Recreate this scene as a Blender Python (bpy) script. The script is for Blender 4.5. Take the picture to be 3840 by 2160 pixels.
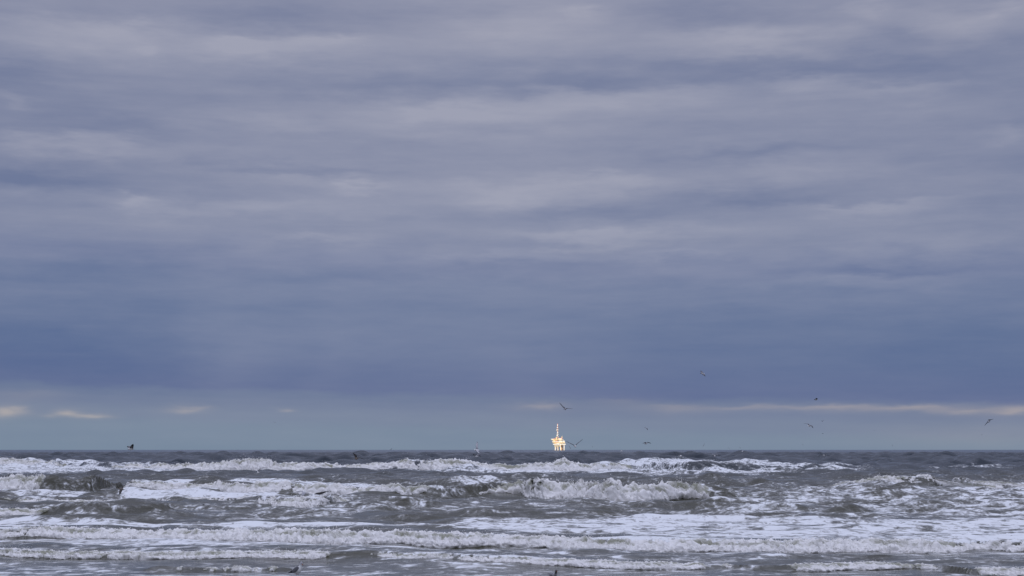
import bpy, math, random
import numpy as np
from mathutils import Vector

# ---------------------------------------------------------------- clear
for o in list(bpy.data.objects):
    bpy.data.objects.remove(o)
scene = bpy.context.scene
COL = scene.collection
RNG = np.random.default_rng(7)
random.seed(7)

# ---------------------------------------------------------------- camera
F_PX, CX, CY, HORIZON = 6000.0, 1920.0, 1080.0, 1686.5    # photo is 3840 x 2160
CAM_H = 3.0
TILT = math.atan((HORIZON - CY) / F_PX)
cam_data = bpy.data.cameras.new("camera")
cam_data.sensor_width = 36.0
cam_data.lens = F_PX / 3840.0 * 36.0
cam_data.clip_start = 0.1
cam_data.clip_end = 200000.0
cam = bpy.data.objects.new("camera", cam_data)
COL.objects.link(cam)
cam.location = (0, 0, CAM_H)
cam.rotation_euler = (math.pi / 2 + TILT, 0, 0)
scene.camera = cam


def ray(px, py):
    u = (px - CX) / F_PX
    v = (CY - py) / F_PX
    return u, math.cos(TILT) - v * math.sin(TILT), math.sin(TILT) + v * math.cos(TILT)


def at_depth(px, py, d):
    x, y, z = ray(px, py)
    k = d / y
    return Vector((x * k, d, CAM_H + z * k))


def on_plane(px, py, zg=0.0):
    x, y, z = ray(px, py)
    k = (zg - CAM_H) / z
    return x * k, y * k


def depth_of(py):
    return on_plane(CX, py)[1]


# ---------------------------------------------------------------- exposure, world, sun
scene.view_settings.view_transform = 'Standard'
scene.view_settings.look = 'None'
scene.view_settings.exposure = 0.0
scene.view_settings.gamma = 1.0
scene.view_settings.use_curve_mapping = False

SUN_AZ, SUN_EL = 200.0, 8.0      # low, behind the camera and a little to the left
sun_data = bpy.data.lights.new("sun", 'SUN')
sun_data.energy = 5.0
sun_data.angle = math.radians(0.5)
sun_data.color = (1.0, 0.88, 0.71)
sun = bpy.data.objects.new("sun", sun_data)
COL.objects.link(sun)
a_, e_ = math.radians(SUN_AZ), math.radians(SUN_EL)
to_sun = Vector((math.sin(a_) * math.cos(e_), math.cos(a_) * math.cos(e_), math.sin(e_)))
sun.rotation_euler = to_sun.to_track_quat('Z', 'Y').to_euler()
sun.location = (0, -50, 80)

ZENITH = 4.2                     # how much brighter the overcast is overhead than ahead


def srgb(r, g, b):
    def f(c):
        c /= 255.0
        return c / 12.92 if c <= 0.04045 else ((c + 0.055) / 1.055) ** 2.4
    return (f(r), f(g), f(b))


world = bpy.data.worlds.new("World")
scene.world = world
world.use_nodes = True
wt = world.node_tree
wt.nodes.clear()


class N:
    """small helper around one node tree"""

    def __init__(self, tree):
        self.t = tree

    def add(self, kind, **kw):
        n = self.t.nodes.new(kind)
        for k, v in kw.items():
            setattr(n, k, v)
        return n

    def put(self, sock, v):
        if isinstance(v, bpy.types.NodeSocket):
            self.t.links.new(v, sock)
        else:
            sock.default_value = v

    def math(self, op, a, b=None, c=None, clamp=False):
        n = self.add('ShaderNodeMath', operation=op, use_clamp=clamp)
        for i, v in enumerate((a, b, c)):
            if v is not None:
                self.put(n.inputs[i], v)
        return n.outputs[0]

    def vec(self, op, a, b=None, c=None):
        n = self.add('ShaderNodeVectorMath', operation=op)
        for i, v in enumerate((a, b, c)):
            if v is not None:
                self.put(n.inputs[i], v)
        return n.outputs['Value'] if op in ('DOT_PRODUCT', 'LENGTH') else n.outputs['Vector']

    def noise(self, vec, scale, detail=2.0, rough=0.5, dist=0.0):
        n = self.add('ShaderNodeTexNoise', noise_dimensions='3D')
        self.put(n.inputs['Vector'], vec)
        n.inputs['Scale'].default_value = scale
        n.inputs['Detail'].default_value = detail
        n.inputs['Roughness'].default_value = rough
        n.inputs['Distortion'].default_value = dist
        return n

    def maprange(self, v, a, b, c, d, smooth=True):
        n = self.add('ShaderNodeMapRange', interpolation_type='SMOOTHSTEP' if smooth else 'LINEAR')
        self.put(n.inputs['Value'], v)
        for k, s in zip(('From Min', 'From Max', 'To Min', 'To Max'), (a, b, c, d)):
            self.put(n.inputs[k], s)
        return n.outputs['Result']

    def mix(self, fac, a, b, blend='MIX'):
        n = self.add('ShaderNodeMix', data_type='RGBA', blend_type=blend)
        self.put(n.inputs[0], fac)
        for s, v in ((n.inputs[6], a), (n.inputs[7], b)):
            self.put(s, v if isinstance(v, bpy.types.NodeSocket) else (*v, 1.0))
        return n.outputs[2]


def build_world():
    w = N(wt)
    tc = w.add('ShaderNodeTexCoord')
    sep = w.add('ShaderNodeSeparateXYZ')
    wt.links.new(tc.outputs['Generated'], sep.inputs[0])
    X, Y, Z = sep.outputs
    A0 = w.math('ARCTAN2', X, Y)
    E0 = w.math('ARCSINE', Z)
    # cloud streaks live in a space flattened towards the horizon
    comb = w.add('ShaderNodeCombineXYZ')
    wt.links.new(X, comb.inputs[0])
    wt.links.new(Y, comb.inputs[1])
    w.put(comb.inputs[2], w.math('MULTIPLY', Z, 4.2))
    P = comb.outputs[0]
    wa = w.noise(P, 13.0, 4.0, 0.55)
    wb = w.noise(w.vec('ADD', P, (5.2, 1.3, 8.1)), 34.0, 3.0, 0.55)
    sa = w.add('ShaderNodeSeparateColor')
    wt.links.new(wa.outputs['Color'], sa.inputs[0])
    sb = w.add('ShaderNodeSeparateColor')
    wt.links.new(wb.outputs['Color'], sb.inputs[0])
    # warp falls to nothing near the horizon, where clouds are far and thin
    damp = w.maprange(E0, 0.01, 0.11, 0.22, 1.0)
    A = w.math('MULTIPLY_ADD', w.math('SUBTRACT', sa.outputs[0], 0.5), 0.07, A0)
    A = w.math('MULTIPLY_ADD', w.math('SUBTRACT', sb.outputs[0], 0.5), 0.03, A)
    dE = w.math('MULTIPLY', w.math('SUBTRACT', sa.outputs[1], 0.5), 0.019)
    dE = w.math('MULTIPLY_ADD', w.math('SUBTRACT', sb.outputs[1], 0.5), 0.016, dE)
    E = w.math('MULTIPLY_ADD', dE, damp, E0)
    # base colour by elevation
    Ac = w.math('MINIMUM', w.math('MAXIMUM', A0, -0.5), 0.5)
    Er = w.math('ADD', E, w.math('MULTIPLY', w.math('ADD', Ac, 0.3), 0.0205))
    pos = w.math('DIVIDE', Er, 0.30, clamp=True)
    ramp = w.add('ShaderNodeValToRGB')
    ramp.color_ramp.interpolation = 'EASE'
    stops = [(1690, (119, 136, 157)), (1600, (120, 136, 158)), (1545, (119, 132, 157)), (1490, (112, 125, 154)),
             (1468, (107, 121, 152)), (1432, (97, 111, 149)), (1380, (96, 111, 149)), (1290, (100, 115, 151)),
             (1180, (105, 119, 153)), (1060, (112, 124, 156)), (960, (121, 130, 160)), (840, (130, 137, 163)),
             (600, (132, 138, 163)), (300, (131, 137, 162)), (0, (131, 136, 160))]
    cr = ramp.color_ramp
    while len(cr.elements) < len(stops):
        cr.elements.new(0.5)
    for el, (y, c) in zip(cr.elements, stops):
        el.position = min(1.0, max(0.0, (HORIZON - y) / F_PX / 0.30))
        el.color = (*srgb(*c), 1)
    wt.links.new(pos, ramp.inputs[0])
    base = ramp.outputs[0]

    # banks of cloud, painted light shafts and lens falloff: (x, y, half width, half height above, below, amount) measured as angles on the sky
    banks = [
        (250, 120, 430, 55, 110, .75), (420, 95, 130, 18, 60, .35), (1000, 190, 430, 45, 60, .55),
        (575, 180, 60, 22, 40, .35), (930, 165, 130, 22, 45, .40), (1220, 148, 120, 22, 45, .60),
        (1950, 110, 330, 130, 90, .60), (2200, 50, 130, 28, 50, .55), (2850, 150, 420, 45, 60, .70),
        (3650, 80, 280, 90, 90, .55), (3800, 30, 90, 40, 40, .45), (3250, 30, 140, 25, 40, .45),
        (1000, 75, 420, 50, 40, -.65), (2650, 45, 300, 40, 40, -.50), (3360, 135, 150, 28, 28, -.70),
        (1500, 305, 480, 45, 35, -.60), (2950, 255, 800, 40, 40, -.85), (60, 270, 280, 60, 90, -.70),
        (1750, 430, 430, 70, 70, .60), (1580, 400, 110, 20, 40, .25), (2350, 365, 380, 35, 70, .65),
        (2990, 320, 140, 22, 50, .45), (3400, 325, 220, 22, 45, .50), (2100, 310, 330, 30, 25, -.55),
        (60, 375, 90, 22, 25, .35), (420, 480, 340, 35, 28, -.50), (1300, 340, 400, 25, 25, -.30),
        (350, 550, 380, 38, 45, .70), (100, 515, 110, 18, 30, .30), (1050, 455, 300, 35, 40, .40),
        (110, 670, 400, 50, 40, -.80), (1150, 640, 480, 18, 20, -.55), (2800, 560, 450, 22, 25, -.60),
        (1340, 700, 130, 22, 35, .70), (530, 748, 80, 18, 35, .55), (900, 785, 700, 40, 45, .50),
        (1850, 735, 330, 55, 50, .60), (1080, 665, 180, 20, 25, .35), (2350, 665, 190, 22, 45, .45),
        (2050, 690, 300, 35, 35, .35), (2750, 735, 430, 30, 30, -.60), (2300, 800, 420, 25, 25, -.50),
        (3260, 765, 330, 18, 55, .60), (3760, 490, 130, 30, 40, .45), (3000, 640, 350, 40, 35, .30),
        (1200, 882, 190, 20, 30, .45), (2200, 885, 370, 28, 40, .65), (1800, 950, 380, 16, 30, .28),
        (3350, 1012, 420, 24, 16, -.55), (3150, 1055, 420, 18, 45, .25), (3500, 905, 320, 40, 40, .25),
        (2450, 955, 300, 14, 20, .25), (0, 950, 300, 130, 130, .20), (1500, 1230, 560, 170, 190, .20), (880, 1320, 190, 300, 220, .27), (1230, 1340, 110, 260, 200, .12), (1950, 1380, 260, 200, 160, .16),  # tall narrow ones are soft light shafts painted into the sky
        (200, 1330, 560, 110, 90, -.28), (3500, 1330, 600, 130, 130, -.22), (2700, 1200, 700, 120, 120, -.18),
        (1900, 470, 1300, 600, 420, .22), (100, 640, 600, 900, 700, -.30), (3850, 650, 450, 900, 600, -.35),  # broad centre lift and darker sides, partly painted lens falloff
    ]
    Av = w.add('ShaderNodeCombineXYZ')
    Ev = w.add('ShaderNodeCombineXYZ')
    for i in range(3):
        wt.links.new(A, Av.inputs[i])
        wt.links.new(E, Ev.inputs[i])
    Av, Ev = Av.outputs[0], Ev.outputs[0]

    banks = [(x, y, rx, a * (1.35 if k < 0 and a < 60 else 1), b_ * (1.35 if k < 0 and b_ < 60 else 1), k * (.68 if k < 0 else 1)) for x, y, rx, a, b_, k in banks]

    def pile(items, A3, E3):
        total = None
        items = list(items)
        while len(items) % 3:
            items.append((0, 0, 100, 20, 20, 0.0))
        for k in range(0, len(items), 3):
            g = items[k:k + 3]
            a0, e0 = [], []
            for (x, y, *_r) in g:
                rx, ry, rz = ray(x, y)
                a0.append(math.atan2(rx, ry))
                e0.append(math.atan2(rz, math.hypot(rx, ry)))
            ix = [F_PX / q[2] for q in g]
            iu = [F_PX / q[3] for q in g]
            idn = [-F_PX / q[4] for q in g]
            dx = w.vec('MULTIPLY_ADD', A3, tuple(ix), tuple(-a * i for a, i in zip(a0, ix)))
            du = w.vec('MULTIPLY_ADD', E3, tuple(iu), tuple(-e * i for e, i in zip(e0, iu)))
            dd = w.vec('MULTIPLY_ADD', E3, tuple(idn), tuple(-e * i for e, i in zip(e0, idn)))
            dy = w.vec('MAXIMUM', du, dd)
            s = w.vec('MULTIPLY_ADD', dx, dx, (2.0, 2.0, 2.0))
            s = w.vec('MULTIPLY_ADD', dy, dy, s)
            q = w.vec('DIVIDE', (2.0, 2.0, 2.0), s)
            q2 = w.vec('MULTIPLY', q, q)
            q3 = w.vec('MULTIPLY', q2, q)
            v = w.vec('DOT_PRODUCT', q3, tuple(i[5] for i in g))
            total = v if total is None else w.math('ADD', total, v)
        return total

    b = pile(banks, Av, Ev)
    # fine streaks everywhere on the dome
    n1 = w.noise(w.vec('MULTIPLY', P, (0.62, 0.62, 1.65)), 11.0, 6.0, 0.56, 0.2).outputs['Fac']
    n2 = w.noise(w.vec('ADD', P, (9.0, 3.0, 4.0)), 30.0, 5.0, 0.60, 0.15).outputs['Fac']
    n0 = w.noise(w.vec('ADD', P, (2.0, 7.0, 1.0)), 2.6, 3.0, 0.5).outputs['Fac']
    streak_amt = w.maprange(E0, 0.03, 0.13, 0.35, 1.0)
    st = w.math('MULTIPLY', w.math('SUBTRACT', n1, 0.5), 1.75)
    st = w.math('MULTIPLY_ADD', w.math('SUBTRACT', n2, 0.5), 0.9, st)
    st = w.math('MULTIPLY_ADD', w.math('SUBTRACT', n0, 0.5), 0.5, st)
    b = w.math('MULTIPLY_ADD', st, streak_amt, w.math('MULTIPLY', b, 1.85))
    b = w.math('MINIMUM', w.math('MAXIMUM', b, -1.25), 1.6)
    bc = w.add('ShaderNodeCombineXYZ')
    for i in range(3):
        wt.links.new(b, bc.inputs[i])
    col = w.vec('MULTIPLY_ADD', bc.outputs[0], (0.064, 0.057, 0.047), base)

    # thin sun-touched clouds low over the horizon
    Ah = w.math('MULTIPLY_ADD', w.math('SUBTRACT', sb.outputs[0], 0.5), 0.016, A0)
    Eh = w.math('MULTIPLY_ADD', w.math('SUBTRACT', sb.outputs[1], 0.5), 0.0062, E0)
    Ah3 = w.add('ShaderNodeCombineXYZ')
    Eh3 = w.add('ShaderNodeCombineXYZ')
    for i in range(3):
        wt.links.new(Ah, Ah3.inputs[i])
        wt.links.new(Eh, Eh3.inputs[i])
    low = [
        (15, 1547, 55, 24, 22, 1.15), (75, 1530, 30, 14, 24, .55), (255, 1552, 48, 16, 10, .95), (335, 1561, 62, 9, 9, .85),
        (180, 1560, 40, 8, 8, .30), (690, 1540, 70, 14, 12, .62), (760, 1534, 45, 8, 8, .30), (1072, 1540, 30, 9, 7, .50),
        (2030, 1524, 95, 14, 16, .60), (2530, 1524, 130, 10, 26, .40), (2800, 1526, 190, 7, 10, .45),
        (3120, 1527, 190, 9, 12, .70), (3430, 1529, 170, 10, 14, .80), (3640, 1540, 110, 9, 13, .70), (3810, 1538, 70, 20, 18, .95),
        (2330, 1500, 130, 12, 30, .22), (100, 1480, 140, 16, 25, .20), (3700, 1640, 500, 60, 60, .22),
    ]
    wl = pile(low, Ah3.outputs[0], Eh3.outputs[0])
    wl3 = w.add('ShaderNodeCombineXYZ')
    for i in range(3):
        wt.links.new(wl, wl3.inputs[i])
    col = w.vec('MULTIPLY_ADD', wl3.outputs[0], (0.165, 0.112, 0.042), col)

    # overcast is brighter and greyer overhead
    k = w.maprange(E0, 0.20, 1.25, 0.0, 1.0)
    kc = w.add('ShaderNodeCombineXYZ')
    for i, z in enumerate((ZENITH * 1.03 - 1, ZENITH * 1.0 - 1, ZENITH * 0.92 - 1)):
        w.put(kc.inputs[i], w.math('MULTIPLY_ADD', k, z, 1.0))
    col = w.vec('MULTIPLY', col, kc.outputs[0])

    sky = w.add('ShaderNodeTexSky', sky_type='NISHITA')
    sky.sun_disc = False
    sky.sun_elevation = math.radians(SUN_EL)
    sky.sun_rotation = math.radians(SUN_AZ)
    sky.altitude = 0
    bg1 = w.add('ShaderNodeBackground')
    bg1.inputs['Strength'].default_value = 0.06
    wt.links.new(sky.outputs[0], bg1.inputs['Color'])
    bg2 = w.add('ShaderNodeBackground')
    bg2.inputs['Strength'].default_value = 1.06
    wt.links.new(col, bg2.inputs['Color'])
    mx = w.add('ShaderNodeMixShader')
    mx.inputs[0].default_value = 0.95            # cloud cover
    wt.links.new(bg1.outputs[0], mx.inputs[1])
    wt.links.new(bg2.outputs[0], mx.inputs[2])
    out = w.add('ShaderNodeOutputWorld')
    wt.links.new(mx.outputs[0], out.inputs['Surface'])


build_world()
world.cycles.sampling_method = 'MANUAL'
world.cycles.sample_map_resolution = 1024
scene.cycles.max_bounces = 5
scene.cycles.diffuse_bounces = 3
scene.cycles.glossy_bounces = 3
scene.cycles.caustics_reflective = False
scene.cycles.caustics_refractive = False

# ---------------------------------------------------------------- numpy noise
_TAB = RNG.random(65536).astype(np.float32)


def _h(ix, iy, iz):
    return _TAB[((ix * 73856093) ^ (iy * 19349663) ^ (iz * 83492791)) & 0xFFFF]


def vnoise(x, y, z=0.0):
    """value noise in -1..1"""
    x = np.asarray(x, dtype=np.float64)
    y = np.asarray(y, dtype=np.float64)
    z = np.broadcast_to(np.asarray(z, dtype=np.float64), x.shape)
    fx, fy, fz = np.floor(x), np.floor(y), np.floor(z)
    ix, iy, iz = fx.astype(np.int64), fy.astype(np.int64), fz.astype(np.int64)
    ux, uy, uz = x - fx, y - fy, z - fz
    ux = ux * ux * ux * (ux * (ux * 6 - 15) + 10)
    uy = uy * uy * uy * (uy * (uy * 6 - 15) + 10)
    uz = uz * uz * uz * (uz * (uz * 6 - 15) + 10)

    def plane(k):
        a = _h(ix, iy, iz + k) * (1 - ux) + _h(ix + 1, iy, iz + k) * ux
        b = _h(ix, iy + 1, iz + k) * (1 - ux) + _h(ix + 1, iy + 1, iz + k) * ux
        return a * (1 - uy) + b * uy
    r = plane(0)
    if np.any(uz != 0):
        r = r * (1 - uz) + plane(1) * uz
    return r * 2 - 1


def fbm(x, y, z=0.0, octs=4, gain=0.5):
    s, a, t = 0.0, 1.0, 0.0
    f = 1.0
    for o in range(octs):
        s = s + vnoise(x * f + o * 17.3, y * f + o * 9.1, np.asarray(z) * f + o * 5.7) * a
        t += a
        a *= gain
        f *= 2.03
    return s / t


_GR = RNG.normal(size=(4096, 3))
_GR /= np.linalg.norm(_GR, axis=1)[:, None]


def pnoise(x, y, z):
    """gradient noise, about -0.7..0.7"""
    fx, fy, fz = np.floor(x), np.floor(y), np.floor(z)
    ix, iy, iz = fx.astype(np.int64), fy.astype(np.int64), fz.astype(np.int64)
    x, y, z = x - fx, y - fy, z - fz
    u, v, w = (t * t * t * (t * (t * 6 - 15) + 10) for t in (x, y, z))
    r = 0.0
    for dx in (0, 1):
        for dy in (0, 1):
            for dz in (0, 1):
                g = _GR[(((ix + dx) * 73856093) ^ ((iy + dy) * 19349663) ^ ((iz + dz) * 83492791)) & 4095]
                wgt = (u if dx else 1 - u) * (v if dy else 1 - v) * (w if dz else 1 - w)
                r = r + wgt * (g[..., 0] * (x - dx) + g[..., 1] * (y - dy) + g[..., 2] * (z - dz))
    return r


def puffs(x, y, z, octs=3, gain=0.5):
    """rounded lumps with sharp creases between them: about 0 in the creases, 1 on the lumps"""
    s, a, t, f = 0.0, 1.0, 0.0, 1.0
    for o in range(octs):
        s = s + np.minimum(1, np.abs(pnoise(x * f + o * 7.7, y * f + o * 3.1, z * f + o * 5.7)) * 2.6) * a
        t += a
        a *= gain
        f *= 2.1
    return s / t


def sstep(a, b, x):
    t = np.clip((x - a) / (b - a), 0, 1)
    return t * t * (3 - 2 * t)


# ---------------------------------------------------------------- object helpers
def link(name, me, parent=None, mats=()):
    for m in mats:
        me.materials.append(m)
    o = bpy.data.objects.new(name, me)
    COL.objects.link(o)
    if parent is not None:
        o.parent = parent
    return o


def tag(o, label=None, cat=None, group=None, kind=None):
    for k, v in (("label", label), ("category", cat), ("group", group), ("kind", kind)):
        if v:
            o[k] = v
    return o


def mesh_np(name, co, quads, smooth=True):
    """fast mesh from numpy arrays; quads is (n,4)"""
    me = bpy.data.meshes.new(name)
    n, q = len(co), len(quads)
    me.vertices.add(n)
    me.vertices.foreach_set("co", np.ascontiguousarray(co, dtype=np.float32).ravel())
    w = quads.shape[1]
    me.loops.add(q * w)
    me.loops.foreach_set("vertex_index", np.ascontiguousarray(quads, dtype=np.int32).ravel())
    me.polygons.add(q)
    me.polygons.foreach_set("loop_start", np.arange(0, q * w, w, dtype=np.int32))
    me.polygons.foreach_set("loop_total", np.full(q, w, dtype=np.int32))
    if smooth:
        me.polygons.foreach_set("use_smooth", np.ones(q, dtype=bool))
    me.update(calc_edges=True)
    return me


def grid_quads(nr, nc):
    i = np.arange(nr * nc).reshape(nr, nc)
    return np.stack([i[:-1, :-1], i[:-1, 1:], i[1:, 1:], i[1:, :-1]], axis=-1).reshape(-1, 4)


class MB:
    """collects simple shapes into one mesh"""

    def __init__(self):
        self.v, self.f, self.m = [], [], []

    def raw(self, vs, fs, mi=0):
        o = len(self.v)
        self.v += [tuple(p) for p in vs]
        self.f += [tuple(i + o for i in f) for f in fs]
        self.m += [mi] * len(fs)

    def box(self, x0, x1, y0, y1, z0, z1, mi=0):
        vs = [(x, y, z) for z in (z0, z1) for y in (y0, y1) for x in (x0, x1)]
        self.raw(vs, [(0, 2, 3, 1), (4, 5, 7, 6), (0, 1, 5, 4), (2, 6, 7, 3), (0, 4, 6, 2), (1, 3, 7, 5)], mi)

    def tube(self, a, b, r0, r1=None, n=8, mi=0, cap=True):
        a, b = Vector(a), Vector(b)
        r1 = r0 if r1 is None else r1
        d = (b - a).normalized()
        s = d.cross(Vector((0, 0, 1)) if abs(d.z) < .9 else Vector((1, 0, 0))).normalized()
        t = d.cross(s)
        vs = []
        for p, r in ((a, r0), (b, r1)):
            for k in range(n):
                w = 2 * math.pi * k / n
                vs.append(p + s * (r * math.cos(w)) + t * (r * math.sin(w)))
        fs = [(k, (k + 1) % n, n + (k + 1) % n, n + k) for k in range(n)]
        if cap:
            fs += [tuple(reversed(range(n))), tuple(range(n, 2 * n))]
        self.raw(vs, fs, mi)

    def loft(self, rings, mis=None, caps=True):
        n = len(rings[0])
        vs = [p for r in rings for p in r]
        o = len(self.v)
        self.v += [tuple(p) for p in vs]
        for i in range(len(rings) - 1):
            for k in range(n):
                self.f.append((o + i * n + k, o + i * n + (k + 1) % n, o + (i + 1) * n + (k + 1) % n, o + (i + 1) * n + k))
                self.m.append(mis[i] if mis else 0)
        if caps:
            self.f.append(tuple(o + k for k in reversed(range(n))))
            self.m.append(mis[0] if mis else 0)
            L = (len(rings) - 1) * n
            self.f.append(tuple(o + L + k for k in range(n)))
            self.m.append(mis[-1] if mis else 0)

    def build(self, name, mats, parent=None, smooth=False):
        me = bpy.data.meshes.new(name)
        me.from_pydata(self.v, [], self.f)
        for i, p in enumerate(me.polygons):
            p.material_index = self.m[i]
            p.use_smooth = smooth
        me.update()
        return link(name, me, parent, mats if isinstance(mats, (list, tuple)) else (mats,))


def empty(name, loc):
    o = bpy.data.objects.new(name, None)
    COL.objects.link(o)
    o.location = loc
    return o


# ---------------------------------------------------------------- materials
def new_mat(name):
    m = bpy.data.materials.new(name)
    m.use_nodes = True
    m.node_tree.nodes.clear()
    return m, N(m.node_tree)


def plain(name, col, rough=0.6, metal=0.0, var=0.12, scale=20.0):
    m, w = new_mat(name)
    tc = w.add('ShaderNodeTexCoord')
    nz = w.noise(tc.outputs['Object'], scale, 4.0, 0.6)
    c = w.mix(nz.outputs['Fac'], tuple(q * (1 - var) for q in col), tuple(min(1, q * (1 + var)) for q in col))
    p = w.add('ShaderNodeBsdfPrincipled')
    w.put(p.inputs['Base Color'], c)
    p.inputs['Roughness'].default_value = rough
    p.inputs['Metallic'].default_value = metal
    o = w.add('ShaderNodeOutputMaterial')
    m.node_tree.links.new(p.outputs[0], o.inputs[0])
    return m


FOAM_WHITE = (0.86, 0.88, 0.88)
FOAM_THIN_SHADE = (0.31, 0.31, 0.235)  # thin foam, and the painted shade in creases between lumps
WATER_BODY = (0.040, 0.038, 0.018)


def water_material():
    m, w = new_mat("sea_water")
    L = m.node_tree.links
    tc = w.add('ShaderNodeTexCoord')
    P = tc.outputs['Object']
    at = w.add('ShaderNodeAttribute', attribute_name='foam')
    foam = at.outputs['Fac']
    # lacy foam: broad patches, holes and small bubbles
    n1 = w.noise(w.vec('MULTIPLY', P, (0.75, 1.0, 1.0)), 0.75, 5.0, 0.62, 1.4).outputs['Fac']
    n2 = w.noise(w.vec('MULTIPLY', P, (0.9, 0.55, 1.0)), 3.1, 4.0, 0.6, 0.8).outputs['Fac']
    n3 = w.noise(P, 0.16, 3.0, 0.5, 0.5).outputs['Fac']
    v = w.math('MULTIPLY', w.math('SUBTRACT', n1, 0.5), 2.5)
    v = w.math('MULTIPLY_ADD', w.math('SUBTRACT', n2, 0.5), 1.3, v)
    v = w.math('MULTIPLY_ADD', w.math('SUBTRACT', n3, 0.5), 0.7, v)
    v = w.math('ADD', v, foam)
    mask = w.maprange(v, 0.40, 0.88, 0.0, 1.0, False)
    film = w.maprange(v, 0.12, 0.50, 0.0, 0.15)
    mask = w.math('MAXIMUM', mask, film)
    mask = w.math('MULTIPLY', mask, w.maprange(foam, 0.02, 0.15, 0.0, 1.0))
    # ripples
    b1 = w.noise(w.vec('MULTIPLY', P, (0.55, 1.0, 1.0)), 2.3, 4.0, 0.6, 0.3).outputs['Fac']
    b2 = w.noise(w.vec('MULTIPLY', P, (0.6, 1.0, 1.0)), 9.0, 3.0, 0.6).outputs['Fac']
    hgt = w.math('MULTIPLY_ADD', b2, 0.22, b1)
    # farther out the mesh is too coarse for wind waves, so relief carries them
    sp = w.add('ShaderNodeSeparateXYZ')
    L.new(P, sp.inputs[0])
    far = w.maprange(sp.outputs[1], 180.0, 800.0, 0.0, 7.0)
    b3 = w.noise(w.vec('MULTIPLY', P, (0.6, 1.0, 1.0)), 0.30, 3.0, 0.55, 0.4).outputs['Fac']
    hgt = w.math('MULTIPLY_ADD', b3, far, hgt)
    bp = w.add('ShaderNodeBump')
    bp.inputs['Strength'].default_value = 0.8
    bp.inputs['Distance'].default_value = 0.12
    hgt = w.math('MULTIPLY', hgt, w.maprange(sp.outputs[1], 39.0, 66.0, 0.28, 1.0))
    w.put(bp.inputs['Height'], hgt)
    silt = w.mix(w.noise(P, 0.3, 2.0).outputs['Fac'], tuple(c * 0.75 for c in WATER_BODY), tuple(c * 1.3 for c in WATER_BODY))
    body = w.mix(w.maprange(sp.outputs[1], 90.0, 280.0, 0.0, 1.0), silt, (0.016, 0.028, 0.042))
    wp = w.add('ShaderNodeBsdfPrincipled')
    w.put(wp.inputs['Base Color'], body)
    wp.inputs['Roughness'].default_value = 0.16
    wp.inputs['IOR'].default_value = 1.333
    L.new(bp.outputs[0], wp.inputs['Normal'])
    fb = w.add('ShaderNodeBump')
    fb.inputs['Strength'].default_value = 0.5
    fb.inputs['Distance'].default_value = 0.06
    w.put(fb.inputs['Height'], w.math('ADD', n2, b2))
    fp = w.add('ShaderNodeBsdfPrincipled')
    w.put(fp.inputs['Base Color'], w.mix(w.maprange(w.math('MULTIPLY_ADD', w.math('SUBTRACT', n2, 0.5), 1.6, v), 0.40, 1.0, 0.0, 1.0), (0.58, 0.58, 0.56), FOAM_WHITE))
    fp.inputs['Roughness'].default_value = 0.75
    fp.inputs['Specular IOR Level'].default_value = 0.25
    L.new(fb.outputs[0], fp.inputs['Normal'])
    mx = w.add('ShaderNodeMixShader')
    w.put(mx.inputs[0], mask)
    L.new(wp.outputs[0], mx.inputs[1])
    L.new(fp.outputs[0], mx.inputs[2])
    o = w.add('ShaderNodeOutputMaterial')
    L.new(mx.outputs[0], o.inputs[0])
    return m


def foam_material():
    m, w = new_mat("breaker_foam")
    L = m.node_tree.links
    tc = w.add('ShaderNodeTexCoord')
    P = tc.outputs['Object']
    thin = w.add('ShaderNodeAttribute', attribute_name='thin').outputs['Fac']  # thin foam plus painted crease shade
    n1 = w.noise(P, 2.6, 5.0, 0.62, 0.6).outputs['Fac']
    n2 = w.noise(P, 11.0, 4.0, 0.6, 0.3).outputs['Fac']
    v = w.math('MULTIPLY_ADD', w.math('SUBTRACT', n1, 0.5), 1.3, thin)
    v = w.math('MULTIPLY_ADD', w.math('SUBTRACT', n2, 0.5), 0.25, v)
    k = w.maprange(v, 0.15, 1.05, 0.0, 1.0)
    col = w.mix(k, (0.88, 0.865, 0.83), FOAM_THIN_SHADE)
    bp = w.add('ShaderNodeBump')
    bp.inputs['Strength'].default_value = 0.45
    bp.inputs['Distance'].default_value = 0.06
    w.put(bp.inputs['Height'], w.math('MULTIPLY_ADD', n2, 0.5, n1))
    p = w.add('ShaderNodeBsdfPrincipled')
    w.put(p.inputs['Base Color'], col)
    p.inputs['Roughness'].default_value = 0.8
    p.inputs['Specular IOR Level'].default_value = 0.2
    L.new(bp.outputs[0], p.inputs['Normal'])
    o = w.add('ShaderNodeOutputMaterial')
    L.new(p.outputs[0], o.inputs[0])
    return m


M_WATER = water_material()
M_FOAM = foam_material()
M_SAND = plain("wet_sand", (0.20, 0.17, 0.13), 0.6, scale=2.0)
M_SUN_BLOCK_CLOUD = plain("sun_block_vapour", (0.75, 0.76, 0.79), 1.0, var=0.05, scale=0.002)

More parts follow.
